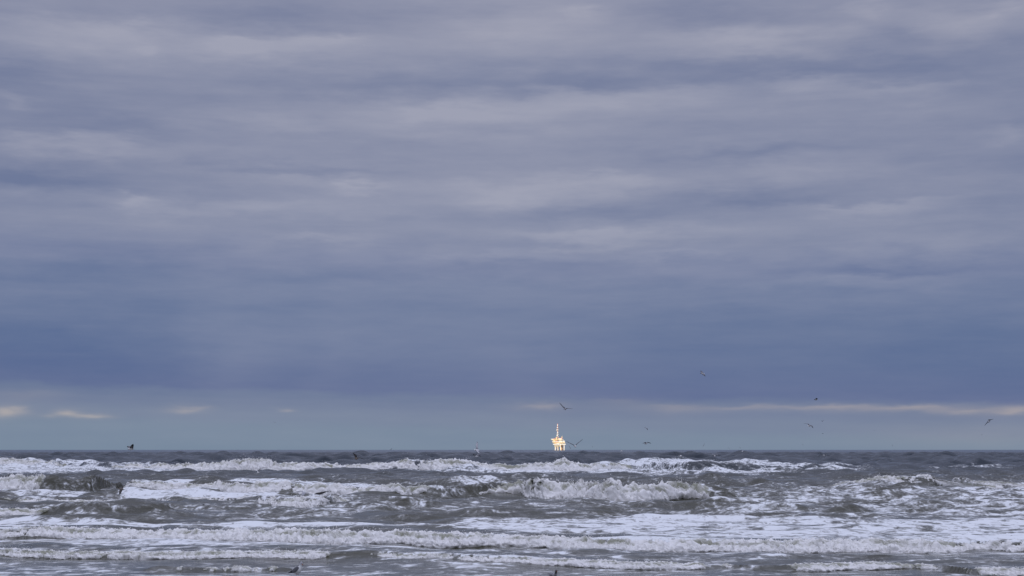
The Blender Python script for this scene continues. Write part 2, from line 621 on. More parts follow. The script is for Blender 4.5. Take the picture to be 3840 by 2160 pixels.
# ---------------------------------------------------------------- breakers (x, foot, crest, foam cover) read off the photo
BREAKERS = {
    "outer": [(-300, 1745, 1710, 1), (0, 1745, 1714, 1), (130, 1748, 1728, .9), (250, 1752, 1738, .3), (400, 1757, 1744, .25), (470, 1760, 1742, .85),
              (700, 1765, 1738, 1), (850, 1765, 1729, 1), (960, 1766, 1722, 1), (1010, 1766, 1725, 1), (1150, 1766, 1737, 1), (1300, 1764, 1735, 1),
              (1490, 1764, 1735, 1), (1525, 1764, 1725, 1), (1640, 1765, 1724, 1), (1720, 1765, 1725, 1), (1850, 1765, 1738, 1), (1930, 1766, 1741, 1),
              (2060, 1768, 1738, 1), (2112, 1768, 1722, 1), (2160, 1768, 1735, .95), (2250, 1766, 1740, .85), (2330, 1762, 1736, .7), (2390, 1762, 1743, .2),
              (2590, 1770, 1730, .2), (2700, 1770, 1738, .1), (2960, 1768, 1738, .1), (3100, 1765, 1738, 0), (3300, 1762, 1752, 0), (4200, 1760, 1752, 0)],
    "middle": [(-300, 1845, 1785, 1), (0, 1845, 1787, 1), (120, 1846, 1783, .9), (165, 1848, 1781, .25), (200, 1848, 1782, .02), (330, 1846, 1790, .02),
               (425, 1840, 1803, .02), (500, 1834, 1806, .7), (640, 1836, 1808, .95), (800, 1838, 1808, .95), (960, 1850, 1809, 1), (1150, 1852, 1811, 1),
               (1400, 1858, 1822, .95), (1550, 1865, 1825, .75), (1680, 1866, 1825, .2), (1790, 1862, 1823, .2), (1880, 1857, 1817, .5), (1950, 1858, 1805, .65),
               (2040, 1872, 1790, .75), (2100, 1872, 1800, 1), (2200, 1876, 1802, 1), (2300, 1882, 1792, 1), (2400, 1876, 1802, .92), (2480, 1872, 1806, .75),
               (2560, 1868, 1803, .62), (2640, 1870, 1808, .42), (2720, 1870, 1823, .22), (2800, 1870, 1839, .03), (2900, 1870, 1858, 0), (4200, 1870, 1868, 0)],
    "distant_right": [(3100, 1825, 1818, 0), (3200, 1824, 1802, .7), (3270, 1824, 1796, .6), (3300, 1823, 1790, 1), (3350, 1823, 1788, 1), (3500, 1822, 1793, 1),
                      (3580, 1820, 1800, .7), (3640, 1826, 1812, .2), (3700, 1838, 1818, .75), (3760, 1838, 1822, .4), (4000, 1835, 1822, .5)],
    "left_small": [(-200, 1942, 1908, .95), (0, 1940, 1910, .95), (120, 1938, 1905, .85), (200, 1935, 1903, .3), (380, 1940, 1891, .05), (440, 1940, 1900, .45),
                   (480, 1940, 1902, .1), (640, 1935, 1915, 0), (760, 1930, 1927, 0)],
    "low_mid": [(-100, 1885, 1868, .0), (60, 1885, 1868, .3), (120, 1885, 1864, .95), (400, 1886, 1868, .9), (700, 1886, 1873, .75), (960, 1888, 1870, .85),
                (1060, 1902, 1860, .95), (1180, 1904, 1856, .95), (1270, 1892, 1862, .6), (1400, 1888, 1879, .1), (1600, 1880, 1873, 0), (1750, 1880, 1878, 0)],
    "near": [(-300, 2012, 1975, 1), (0, 2014, 1974, 1), (200, 2014, 1970, 1), (400, 2018, 1980, 1), (700, 2022, 1982, 1), (960, 2030, 1980, 1),
             (1230, 2034, 1978, 1), (1500, 2032, 1985, 1), (1650, 2036, 1982, 1), (1920, 2034, 1998, 1), (2050, 2044, 2000, 1), (2300, 2052, 2006, 1),
             (2600, 2055, 2008, 1), (2880, 2062, 2010, 1), (3200, 2070, 2018, 1), (3520, 2074, 2020, 1), (3600, 2072, 2022, .95), (3680, 2064, 2030, .7),
             (3780, 2074, 2026, 1), (4200, 2078, 2026, 1)],
    "nearest": [(-300, 2090, 2066, .95), (0, 2091, 2064, .85), (250, 2092, 2066, .7), (450, 2092, 2064, .5), (600, 2092, 2066, .75), (960, 2094, 2070, .85),
                (1150, 2098, 2068, .85), (1230, 2099, 2074, .45), (1300, 2098, 2078, .12), (1370, 2098, 2075, .35), (1420, 2098, 2078, .85), (1600, 2108, 2084, .8),
                (1920, 2115, 2090, .8), (2100, 2118, 2094, .85), (2400, 2130, 2102, .65), (2600, 2128, 2106, .6), (2720, 2127, 2109, .4), (2830, 2136, 2116, .12),
                (2900, 2137, 2115, .2), (2970, 2140, 2114, .4), (3060, 2140, 2114, .75), (3300, 2138, 2112, .8), (3420, 2130, 2112, .4), (3560, 2140, 2115, .2),
                (3650, 2150, 2125, .4), (3700, 2152, 2124, .95), (4100, 2152, 2126, .95)],
    "edge": [(520, 2137, 2134, 0), (590, 2140, 2117, .05), (640, 2138, 2120, .2), (800, 2138, 2122, .38), (1000, 2138, 2119, .25), (1060, 2136, 2119, .05), (1110, 2136, 2131, 0)],
}


class Breaker:
    def __init__(self, name, pts):
        self.name = name
        X, Yb, H, C = [], [], [], []
        for (px, yb, yt, c) in pts:
            x, y = on_plane(px, yb)
            X.append(x)
            Yb.append(y)
            H.append((yb - yt) / F_PX * y * 1.02)
            C.append(c)
        o = np.argsort(X)
        self.X, self.Y, self.H, self.C = (np.array(q)[o] for q in (X, Yb, H, C))
        self.hm = float(np.mean(self.H))

    def at(self, x):
        y = np.interp(x, self.X, self.Y)
        h = np.interp(x, self.X, self.H)
        c = np.interp(x, self.X, self.C)
        # the line wanders a little and dies away beyond its ends
        y = y + self.hm * 0.5 * vnoise(x / (self.hm * 3.0) + 3.1, np.zeros_like(x) + self.hm * 11)
        y = y + (0.15 if self.name == 'edge' else 0.45 + self.hm * 0.5) * fbm(x / (1.2 + self.hm * 5.0) + 13.7, np.zeros_like(x) + self.hm * 23, 0, 3)
        span = self.X[-1] - self.X[0]
        wide = (self.X[0] < -7 * self.hm * 4) and False
        endl = sstep(self.X[0] - 2.5 * self.hm, self.X[0] + 0.4 * self.hm, x)
        endr = 1 - sstep(self.X[-1] - 0.4 * self.hm, self.X[-1] + 2.5 * self.hm, x)
        return y, h * endl * endr, c * endl * endr


BRK = {k: Breaker(k, v) for k, v in BREAKERS.items()}
FRONT = {"outer": 1.5, "middle": 1.15, "distant_right": 1.4, "left_small": 1.6, "low_mid": 2.2, "near": 1.6, "nearest": 1.8, "edge": 2.0}
BACK = {"outer": 7.0, "middle": 6.0, "distant_right": 6.0, "left_small": 4.0, "low_mid": 6.0, "near": 9.0, "nearest": 8.0, "edge": 6.0}

# foam sheets: (x, far edge, near edge, density)
SHEETS = [
    [(-600, 1735, 1775, .85), (100, 1738, 1780, .85), (420, 1742, 1778, .8), (700, 1760, 1774, .75), (960, 1763, 1767, .5)],
    [(1500, 1764, 1770, .6), (1920, 1765, 1780, .9), (2150, 1748, 1779, .92), (2600, 1731, 1784, .9), (2900, 1742, 1784, .82), (3150, 1750, 1774, .72), (3280, 1756, 1768, .4)],
    [(3480, 1758, 1764, .3), (3650, 1752, 1767, .5), (3820, 1756, 1766, .42)],
    [(520, 1806, 1820, .8), (960, 1808, 1820, 1.), (1200, 1811, 1828, .95), (1560, 1820, 1832, .75)],
    [(1700, 1820, 1826, .8), (1960, 1812, 1824, .7)],
    [(-600, 1842, 1862, .9), (0, 1842, 1868, .9), (280, 1855, 1873, .85), (430, 1852, 1880, .85), (560, 1834, 1882, 1.), (800, 1838, 1884, 1.), (1000, 1850, 1884, .9), (1300, 1865, 1890, .6), (1450, 1870, 1885, .3)],
    [(-600, 1890, 1945, .40), (600, 1900, 1945, .42), (1000, 1885, 1940, .42), (1900, 1875, 1935, .36), (2600, 1885, 1940, .40)],
    [(-600, 1948, 1976, .9), (300, 1950, 1976, .9), (900, 1953, 1984, .88), (1400, 1964, 1984, .95), (1700, 1955, 1990, .8), (1930, 1938, 2002, .86), (2400, 1936, 2008, .84),
     (2900, 1934, 2014, .84), (3400, 1945, 2022, .84), (4500, 1950, 2028, .9)],
    [(2600, 1845, 1938, .46), (2900, 1828, 1940, .56), (3200, 1826, 1948, .62), (3500, 1822, 1952, .62), (4500, 1812, 1955, .70)],
    [(-600, 2016, 2046, .62), (0, 2016, 2046, .62), (600, 2022, 2052, .78), (960, 2032, 2060, .78), (1500, 2036, 2058, .64), (2200, 2052, 2078, .64), (3000, 2064, 2088, .5), (4500, 2076, 2104, .5)],
    [(-600, 2044, 2066, .50), (4500, 2090, 2125, .50)],
    [(-600, 2094, 2185, .40), (1800, 2110, 2185, .42), (4500, 2140, 2190, .46)],
    [(1100, 2136, 2143, .62), (1500, 2137, 2143, .62), (2000, 2150, 2160, .5)],
]

# single wavelets with smooth dark faces: (x, foot, crest, half width in px)
HUMPS = [(1480, 1920, 1898, 75), (1780, 1918, 1904, 45), (1870, 1905, 1893, 60), (2030, 1908, 1892, 80), (2170, 1902, 1880, 60), (3200, 1930, 1889, 75),
         (3450, 1922, 1902, 70), (3480, 1962, 1948, 80), (3640, 1915, 1898, 60), (3390, 1838, 1826, 50), (3280, 1895, 1884, 50), (2950, 1905, 1892, 60),
         (3140, 1898, 1882, 60), (20, 1888, 1864, 60), (700, 1905, 1896, 60), (3300, 2095, 2086, 60), (3720, 1912, 1900, 45), (2560, 1880, 1866, 70)]
HUMPS_W = []
for (px, yb, yt, hw) in HUMPS:
    x, y = on_plane(px, yb)
    HUMPS_W.append((x, y, (yb - yt) / F_PX * y, hw / F_PX * y))

# chop: a sum of short wave trains running ashore
NW = 64
LAM = np.exp(np.linspace(math.log(0.7), math.log(15.0), NW))
ANG = -math.pi / 2 + RNG.normal(0, 0.62, NW)
PHS = RNG.random(NW) * 2 * math.pi
AMP = 0.0105 * LAM ** 0.86 * RNG.uniform(0.6, 1.4, NW)
SWELL = [(34.0, -1.50, 0.3, 0.14), (47.0, -1.66, 2.1, 0.18), (61.0, -1.42, 4.0, 0.16), (25.0, -1.75, 1.0, 0.10)]


FARWAVES = [(l, -math.pi / 2 + RNG.normal(0, .8), RNG.random() * 6.28, 0.0185 * l ** .76 * RNG.uniform(.6, 1.3)) for l in np.exp(np.linspace(math.log(3.2), math.log(26), 44))]


def sea_level(x, y, dy=None):
    """height of the water, forward shift of the crests, and foam density at world x, y"""
    x = np.asarray(x, dtype=np.float64)
    y = np.asarray(y, dtype=np.float64)
    if dy is None:
        dy = np.full_like(y, 0.1)
    z = np.zeros_like(x)
    sx = np.zeros_like(x)
    sy = np.zeros_like(x)
    # shallow wash near the beach is nearly flat, deep water is rough
    rough = 0.05 + 0.25 * sstep(38, 50, y) + 0.55 * sstep(55, 95, y) + 0.55 * sstep(150, 300, y)
    rough = rough * (1 + 0.45 * vnoise(x / 9.0, y / 14.0))
    for lam, ang, ph, am in zip(LAM, ANG, PHS, AMP):
        fade = np.clip(lam / (2.6 * dy) - 1.0, 0, 1)
        if not np.any(fade > 0):
            continue
        k = 2 * math.pi / lam
        th = k * (x * math.cos(ang) + y * math.sin(ang)) + ph
        A = am * fade * rough
        z += A * np.cos(th)
        s = A * np.sin(th) * 0.75
        sx -= s * math.cos(ang)
        sy -= s * math.sin(ang)
    for lam, ang, ph, am in SWELL:
        k = 2 * math.pi / lam
        fade = sstep(260, 520, y) * np.clip(lam / (2.6 * dy) - 1.0, 0, 1)
        z += am * 1.25 * fade * np.cos(k * (x * math.cos(ang) + y * math.sin(ang)) + ph + 1.5 * vnoise(x / 90, y / 90))
    for lam, ang, ph, am in FARWAVES:
        k = 2 * math.pi / lam
        fade = sstep(250, 420, y) * np.clip(lam / (2.2 * dy) - 1.0, 0, 1)
        z += am * fade * np.cos(k * (x * math.cos(ang) + y * math.sin(ang)) + ph)
    foam = np.zeros_like(x)
    foam += 0.16 * (1 - sstep(120, 230, y)) + 0.05 * (1 - sstep(230, 420, y))
    # sheets
    for sh in SHEETS:
        px = CX + F_PX * x / y / math.cos(TILT) * 1.0
        q = np.array(sh, dtype=float)
        far = np.interp(px, q[:, 0], [depth_of(v) for v in q[:, 1]])
        near = np.interp(px, q[:, 0], [depth_of(v) for v in q[:, 2]])
        den = np.interp(px, q[:, 0], q[:, 3])
        soft = np.maximum(0.9, (far - near) * 0.10)
        wob = 0.8 * vnoise(x / 3.0, y / 3.0, 2.3) * np.minimum(3.0, soft)
        m = sstep(near - soft, near + soft, y + wob) * (1 - sstep(far - soft, far + soft * .6, y + wob))
        ex = 120.0
        m = m * sstep(q[0, 0] - ex, q[0, 0] + ex, px) * (1 - sstep(q[-1, 0] - ex, q[-1, 0] + ex, px))
        foam = np.maximum(foam, den * m)
    for nm, b in BRK.items():
        yb, h, c = b.at(x)
        hh = np.maximum(h, 1e-3)
        s = (y - yb) / hh
        fr, bk = FRONT[nm], BACK[nm]
        up = sstep(-0.15, fr, s)
        down = np.where(s > fr, np.exp(-np.maximum(s - fr, 0) / bk * 1.6), 1.0)
        prof = up * down * ((0.97 - 0.42 * sstep(.3, .9, c)) if b.hm > .6 else (0.76 - 0.06 * c)) - 0.10 * np.exp(-((s + 1.6) / 1.3) ** 2)
        z += h * prof
        # chop is ironed out on the steep face
        face = np.exp(-((s - fr * 0.45) / (fr * 0.7)) ** 2) * np.clip(h / 0.25, 0, 1)
        sx *= 1 - 0.7 * face
        sy *= 1 - 0.7 * face
        foam = foam * (1 - 0.75 * face * (1 - c))
        if nm == 'middle':                      # foam drawn up the smooth face in veins
            foam = np.maximum(foam, 0.43 * face)
        trail = np.where((s > fr * 0.6) & (s < 40), np.exp(-np.maximum(s - fr, 0) / 5.0), 0) * (0.2 + 0.75 * c)
        foam = np.maximum(foam, trail * np.clip(h / 0.1, 0, 1))
    for (hx, hy, hh, hw) in HUMPS_W:
        u = (x - hx) / hw
        s = (y - hy) / max(hh, .05)
        env = np.exp(-u * u)
        prof = sstep(-0.2, 1.6, s) * np.where(s > 1.6, np.exp(-np.maximum(s - 1.6, 0) / 2.5), 1)
        z += hh * env * prof
        foam = foam * (1 - 0.85 * env * np.exp(-((s - .8) / 1.0) ** 2))
    return z, sx, sy, foam


def build_sea():
    rows = [33.0]
    while rows[-1] < 900:
        rows.append(rows[-1] * (1.0034 if rows[-1] < 240 else 1.0026))
    while rows[-1] < 2500:
        rows.append(rows[-1] * 1.0042)
    while rows[-1] < 6000:
        rows.append(rows[-1] * 1.02)
    while rows[-1] < 90000:
        rows.append(rows[-1] * 1.15)
    rows = np.array(rows)
    dyr = np.gradient(rows)
    core = np.linspace(-0.362, 0.362, 780)
    side = 0.362 * np.exp(np.linspace(0.01, 1.9, 40))
    cols = np.concatenate([-side[::-1], core, side])
    T, Yg = np.meshgrid(cols, rows)
    Xg = T * Yg
    D = np.repeat(dyr[:, None], len(cols), axis=1)
    dxc = np.repeat(np.gradient(cols)[None, :], len(rows), axis=0) * Yg
    x, y = Xg.ravel(), Yg.ravel()
    z, sx, sy, foam = sea_level(x, y, np.maximum(D, dxc).ravel())
    co = np.stack([x + sx, y + sy, z], axis=1)
    me = mesh_np("sea", co, grid_quads(len(rows), len(cols)))
    at = me.attributes.new("foam", 'FLOAT', 'POINT')
    at.data.foreach_set("value", foam.astype(np.float32))
    o = link("sea", me, None, (M_WATER,))
    tag(o, kind='structure')
    return o


build_sea()

# beach the camera stands on, running down under the wash
ys = np.array([-9000, -2000, -300, -40, -5, 8, 20, 30, 36, 42, 60], dtype=float)
zs = np.array([3.2, 3.0, 2.4, 1.6, 1.3, 0.95, 0.5, 0.12, -0.12, -0.35, -0.9])
xs = np.concatenate([np.linspace(-9000, -150, 12), np.linspace(-120, 120, 40), np.linspace(150, 9000, 12)])
Xb, Yb_ = np.meshgrid(xs, ys)
Zb = np.repeat(zs[:, None], len(xs), axis=1) + 0.02 * vnoise(Xb / 5, Yb_ / 5)
beach = link("beach", mesh_np("beach", np.stack([Xb.ravel(), Yb_.ravel(), Zb.ravel()], 1), grid_quads(len(ys), len(xs))), None, (M_SAND,))
tag(beach, kind='structure')

# unseen cloud bank added behind the beach, placed so it keeps the low sun off the surf but not off the platform
def build_sun_block_cloud():
    mb_v, mb_f = [], []
    import bmesh
    bm = bmesh.new()
    bmesh.ops.create_icosphere(bm, subdivisions=3, radius=1.0)
    base = np.array([v.co[:] for v in bm.verts])
    tri = np.array([[v.index for v in f.verts] for f in bm.faces])
    bm.free()
    n = 0
    for k in range(90):
        cx = -3300 + RNG.uniform(-5600, 5600)
        cy = -7600 + RNG.uniform(-500, 500)
        cz = RNG.uniform(930, 1370)
        r = np.array([RNG.uniform(600, 1000), RNG.uniform(450, 700), RNG.uniform(260, 330)])
        p = base * (1 + 0.16 * fbm(base[:, 0] * 2.2 + k, base[:, 1] * 2.2, base[:, 2] * 2.2, 4)[:, None]) * r + np.array([cx, cy, cz])
        mb_v.append(p)
        mb_f.append(tri + n)
        n += len(p)
    me = mesh_np("sun_block_cloud", np.concatenate(mb_v), np.concatenate(mb_f))
    return tag(link("sun_block_cloud", me, None, (M_SUN_BLOCK_CLOUD,)), kind='structure')


build_sun_block_cloud()

# ---------------------------------------------------------------- whitewater of each breaker
OCTA_V = np.array([(1, 0, 0), (-1, 0, 0), (0, 1, 0), (0, -1, 0), (0, 0, 1), (0, 0, -1)], dtype=float)
OCTA_F = np.array([(0, 2, 4), (2, 1, 4), (1, 3, 4), (3, 0, 4), (2, 0, 5), (1, 2, 5), (3, 1, 5), (0, 3, 5)])


def whitewater(nm, label, drops, spray, fat=1.0, seed=0.0):
    b = BRK[nm]
    x0, x1 = b.X[0] - 1.5 * b.hm, b.X[-1] + 1.5 * b.hm
    d = float(np.mean(b.Y))
    du = max(0.022, d * 0.00075)
    nu = int((x1 - x0) / du)
    xs_ = np.linspace(x0, x1, nu)
    yb, h, c = b.at(xs_)
    hm = np.maximum(h, 0.02)
    # foam cover breaks up raggedly along the crest
    cv = np.clip(c + (0.34 if nm in ('nearest', 'edge') else 0.22) * fbm(xs_ / (b.hm * 2.4), np.full(nu, 4.2 + seed), 0, 3) * (c > 0.03) * (c < 0.999), 0, 1)
    cs = sstep(0.04, 0.5, cv)
    prof = np.array([(-0.46, -0.30), (-0.50, 0.02), (-0.42, 0.18), (-0.24, 0.36), (0.0, 0.52), (0.30, 0.67), (0.65, 0.80), (1.0, 0.87),
                     (1.35, 0.87), (1.7, 0.79), (2.1, 0.62), (2.5, 0.42)])
    if nm in ("near", "nearest", "edge", "low_mid"):
        prof[:, 0] *= 1.1
    nv = 30
    t = np.linspace(0, len(prof) - 1, nv)
    ps = np.interp(t, np.arange(len(prof)), prof[:, 0])
    pz = np.interp(t, np.arange(len(prof)), prof[:, 1])
    nx_, nz_ = np.gradient(pz), -np.gradient(ps)
    ln = np.hypot(nx_, nz_)
    ns, nz2 = -nx_ / ln, -nz_ / ln                      # outward, seen along the wave
    ns, nz2 = -np.abs(nx_ / ln) * np.sign(np.gradient(pz) + 1e-9), np.abs(np.gradient(ps)) / ln
    U, V = np.meshgrid(np.arange(nu), np.arange(nv), indexing='ij')
    Hh = hm[:, None]
    # the toe of the roller tumbles forward in lobes
    lobe = fbm(xs_ / (b.hm * 1.7), np.full(nu, 1.7 + seed), 0, 4, .6)
    toe = (lobe * 0.55)[:, None] * np.clip(1 - ps / 1.4, 0, 1.2)[None, :]
    lift = fbm(xs_ / (b.hm * 2.3) + 40, np.full(nu, 9.7 + seed), 0, 4, .6)
    top = 1 + (0.30 if b.hm > .7 else 0.22) * lift[:, None] * np.clip(pz, 0, 1)[None, :]
    S = ps[None, :] + toe * 1.25
    Zp = pz[None, :] * top * {'near': 0.82, 'outer': 1.08, 'middle': 1.02, 'distant_right': 1.05}.get(nm, 0.95)
    Xw = np.repeat(xs_[:, None], nv, 1)
    Yw = yb[:, None] + S * Hh * FRONT[nm] / 1.15
    Zw = Zp * Hh
    q = b.hm
    n_big = fbm(Xw / (q * .75), Yw / (q * .75), Zw / (q * .6) + seed, 3, .55)
    # lumps lean with the fall of the water
    Zl = Zw - 0.35 * (Yw - yb[:, None])
    n_bil = puffs(Xw / (q * .62) + 7, Yw / (q * .62), Zl / (q * .50) + seed, 3, .55)
    n_sm = puffs(Xw / (q * .20) + 3, Yw / (q * .20), Zl / (q * .22) + seed, 2, .6)
    amp = np.clip(V / 3.0, 0, 1) * np.clip((nv - 1 - V) / 5.0, 0, 1)
    dsp = (0.17 * n_big + 0.36 * (n_bil - .45) + 0.075 * (n_sm - .45)) * amp * Hh * fat
    Yw = Yw + dsp * ns[None, :]
    Zw = Zw + dsp * nz2[None, :]
    Xw = Xw + 0.12 * Hh * vnoise(Xw / (q * .5) + 11, Yw / (q * .5), Zw / (q * .5)) * amp
    # where there is no foam the roller sinks out of sight
    e = cv[:, None] + 0.10 + 0.40 * fbm(Xw / (q * .9) + 31, V * .12, seed, 4, .6) + 0.65 * (pz[None, :] - 0.50)
    m = sstep(0.22, 0.66, e) * cs[:, None]
    Yw = Yw - (1 - m) * (0.95 * Hh + .02) * ns[None, :]
    Zw = Zw - (1 - m) * (0.55 * Hh + .03) * nz2[None, :] - (1 - m) ** 3 * (0.9 * Hh + .04)
    # ride on the water underneath
    z0 = sea_level(xs_, yb - 0.6 * hm)[0]
    Zw = Zw + 0.5 * z0[:, None]
    co = np.stack([Xw.ravel(), Yw.ravel(), Zw.ravel()], 1)
    quads = grid_quads(nu, nv)[:, ::-1]
    keep = m.ravel()[quads].max(axis=1) > 0.02
    quads = quads[keep]
    tris = np.concatenate([quads[:, [0, 1, 2]], quads[:, [0, 2, 3]]])
    tier = sstep(.42, .72, pz)[None, :] * np.clip(1.6 - ps / 1.4, 0, 1)[None, :]
    tn = fbm(Xw / (q * 1.5) + 77, Yw / (q * .8), Zw / (q * .5) + seed, 3, .6)
    thin = 0.44 - 0.80 * n_bil - 0.16 * (n_sm - .4) + tier * (0.56 + 0.9 * tn) - 0.35 * (cv[:, None] - .8)  # shade painted into the creases, thin foam on the upper tier
    thin = np.clip(thin, 0, 1)
    thin = thin.ravel()
    # spray thrown from the lip
    idx = RNG.choice(nu, size=drops * 3, p=(sstep(.4, .8, cv) * h + 1e-9) / np.sum(sstep(.4, .8, cv) * h + 1e-9))
    pick = fbm(xs_[idx] / (q * 1.1), np.full(len(idx), 5.5 + seed), 0, 3)
    idx = idx[np.argsort(-(pick + RNG.normal(0, .35, len(idx))))][:drops]
    vi = RNG.integers(2, nv - 8, len(idx))
    pos = np.stack([Xw[idx, vi], Yw[idx, vi], Zw[idx, vi]], 1)
    up = np.abs(RNG.normal(0, 1, len(idx))) ** 1.6 * .6 * spray * hm[idx] * (0.3 + 0.7 * (vi / nv))
    pos[:, 2] += up * nz2[vi] + 0.2 * up
    pos[:, 1] += up * ns[vi] * 0.7
    pos[:, 0] += RNG.normal(0, .06, len(idx)) * hm[idx]
    r = RNG.uniform(.25, 1.0, len(idx)) ** 2 * 0.042 * hm[idx] * np.clip(1 - up / (hm[idx] * .8), .25, 1) + 0.004
    dv = (OCTA_V[None] * r[:, None, None] * RNG.uniform(.7, 1.3, (len(idx), 6, 1)) + pos[:, None]).reshape(-1, 3)
    df = (OCTA_F[None] + (np.arange(len(idx)) * 6)[:, None, None] + len(co)).reshape(-1, 3)
    me = mesh_np("whitewater", np.concatenate([co, dv]), np.concatenate([tris, df]))
    at = me.attributes.new("thin", 'FLOAT', 'POINT')
    at.data.foreach_set("value", np.concatenate([thin, np.full(len(dv), .15)]).astype(np.float32))
    o = link("whitewater", me, None, (M_FOAM,))
    tag(o, label, "breaking wave", None, 'stuff')
    return o


whitewater("outer", "farthest line of tumbling white foam, on the breaker just below the horizon", 5000, .30, 1.15, 1.0)
whitewater("middle", "tallest white foam roller, on the big breaker in the middle of the surf", 3500, .17, 1.1, 2.0)
whitewater("distant_right", "short white foam roller breaking alone beyond the choppy water", 1500, .26, 1.1, 3.0)
whitewater("left_small", "small foam roller on the wavelet behind the nearer long roller", 900, .2, 1.0, 4.0)
whitewater("low_mid", "low broken strip of foam in front of the big breaker", 1500, .2, 1.1, 5.0)
whitewater("near", "long unbroken foam roller across the whole width of the near surf", 9000, .22, 1.15, 6.0)
whitewater("nearest", "low foam roller running up on the shallow water by the beach", 6000, .25, 1.1, 7.0)
whitewater("edge", "smallest foam lip on the brown wavelet beside the standing gull", 500, .2, 1.0, 8.0)


# ---------------------------------------------------------------- offshore platform
M_WHITE = plain("white_paint", (0.80, 0.78, 0.72), 0.5, scale=0.3)
M_YELLOW = plain("yellow_paint", (0.80, 0.62, 0.30), 0.5, scale=0.3)
M_ORANGE = plain("weathered_orange_paint", (0.58, 0.36, 0.18), 0.6, scale=0.3)
M_RED = plain("red_paint", (0.64, 0.22, 0.16), 0.5, scale=0.3)
M_STEEL = plain("dark_steel", (0.12, 0.11, 0.10), 0.5, 0.3, scale=0.3)
PD = 5000.0
PU = PD / F_PX                                   # metres per photo pixel out there


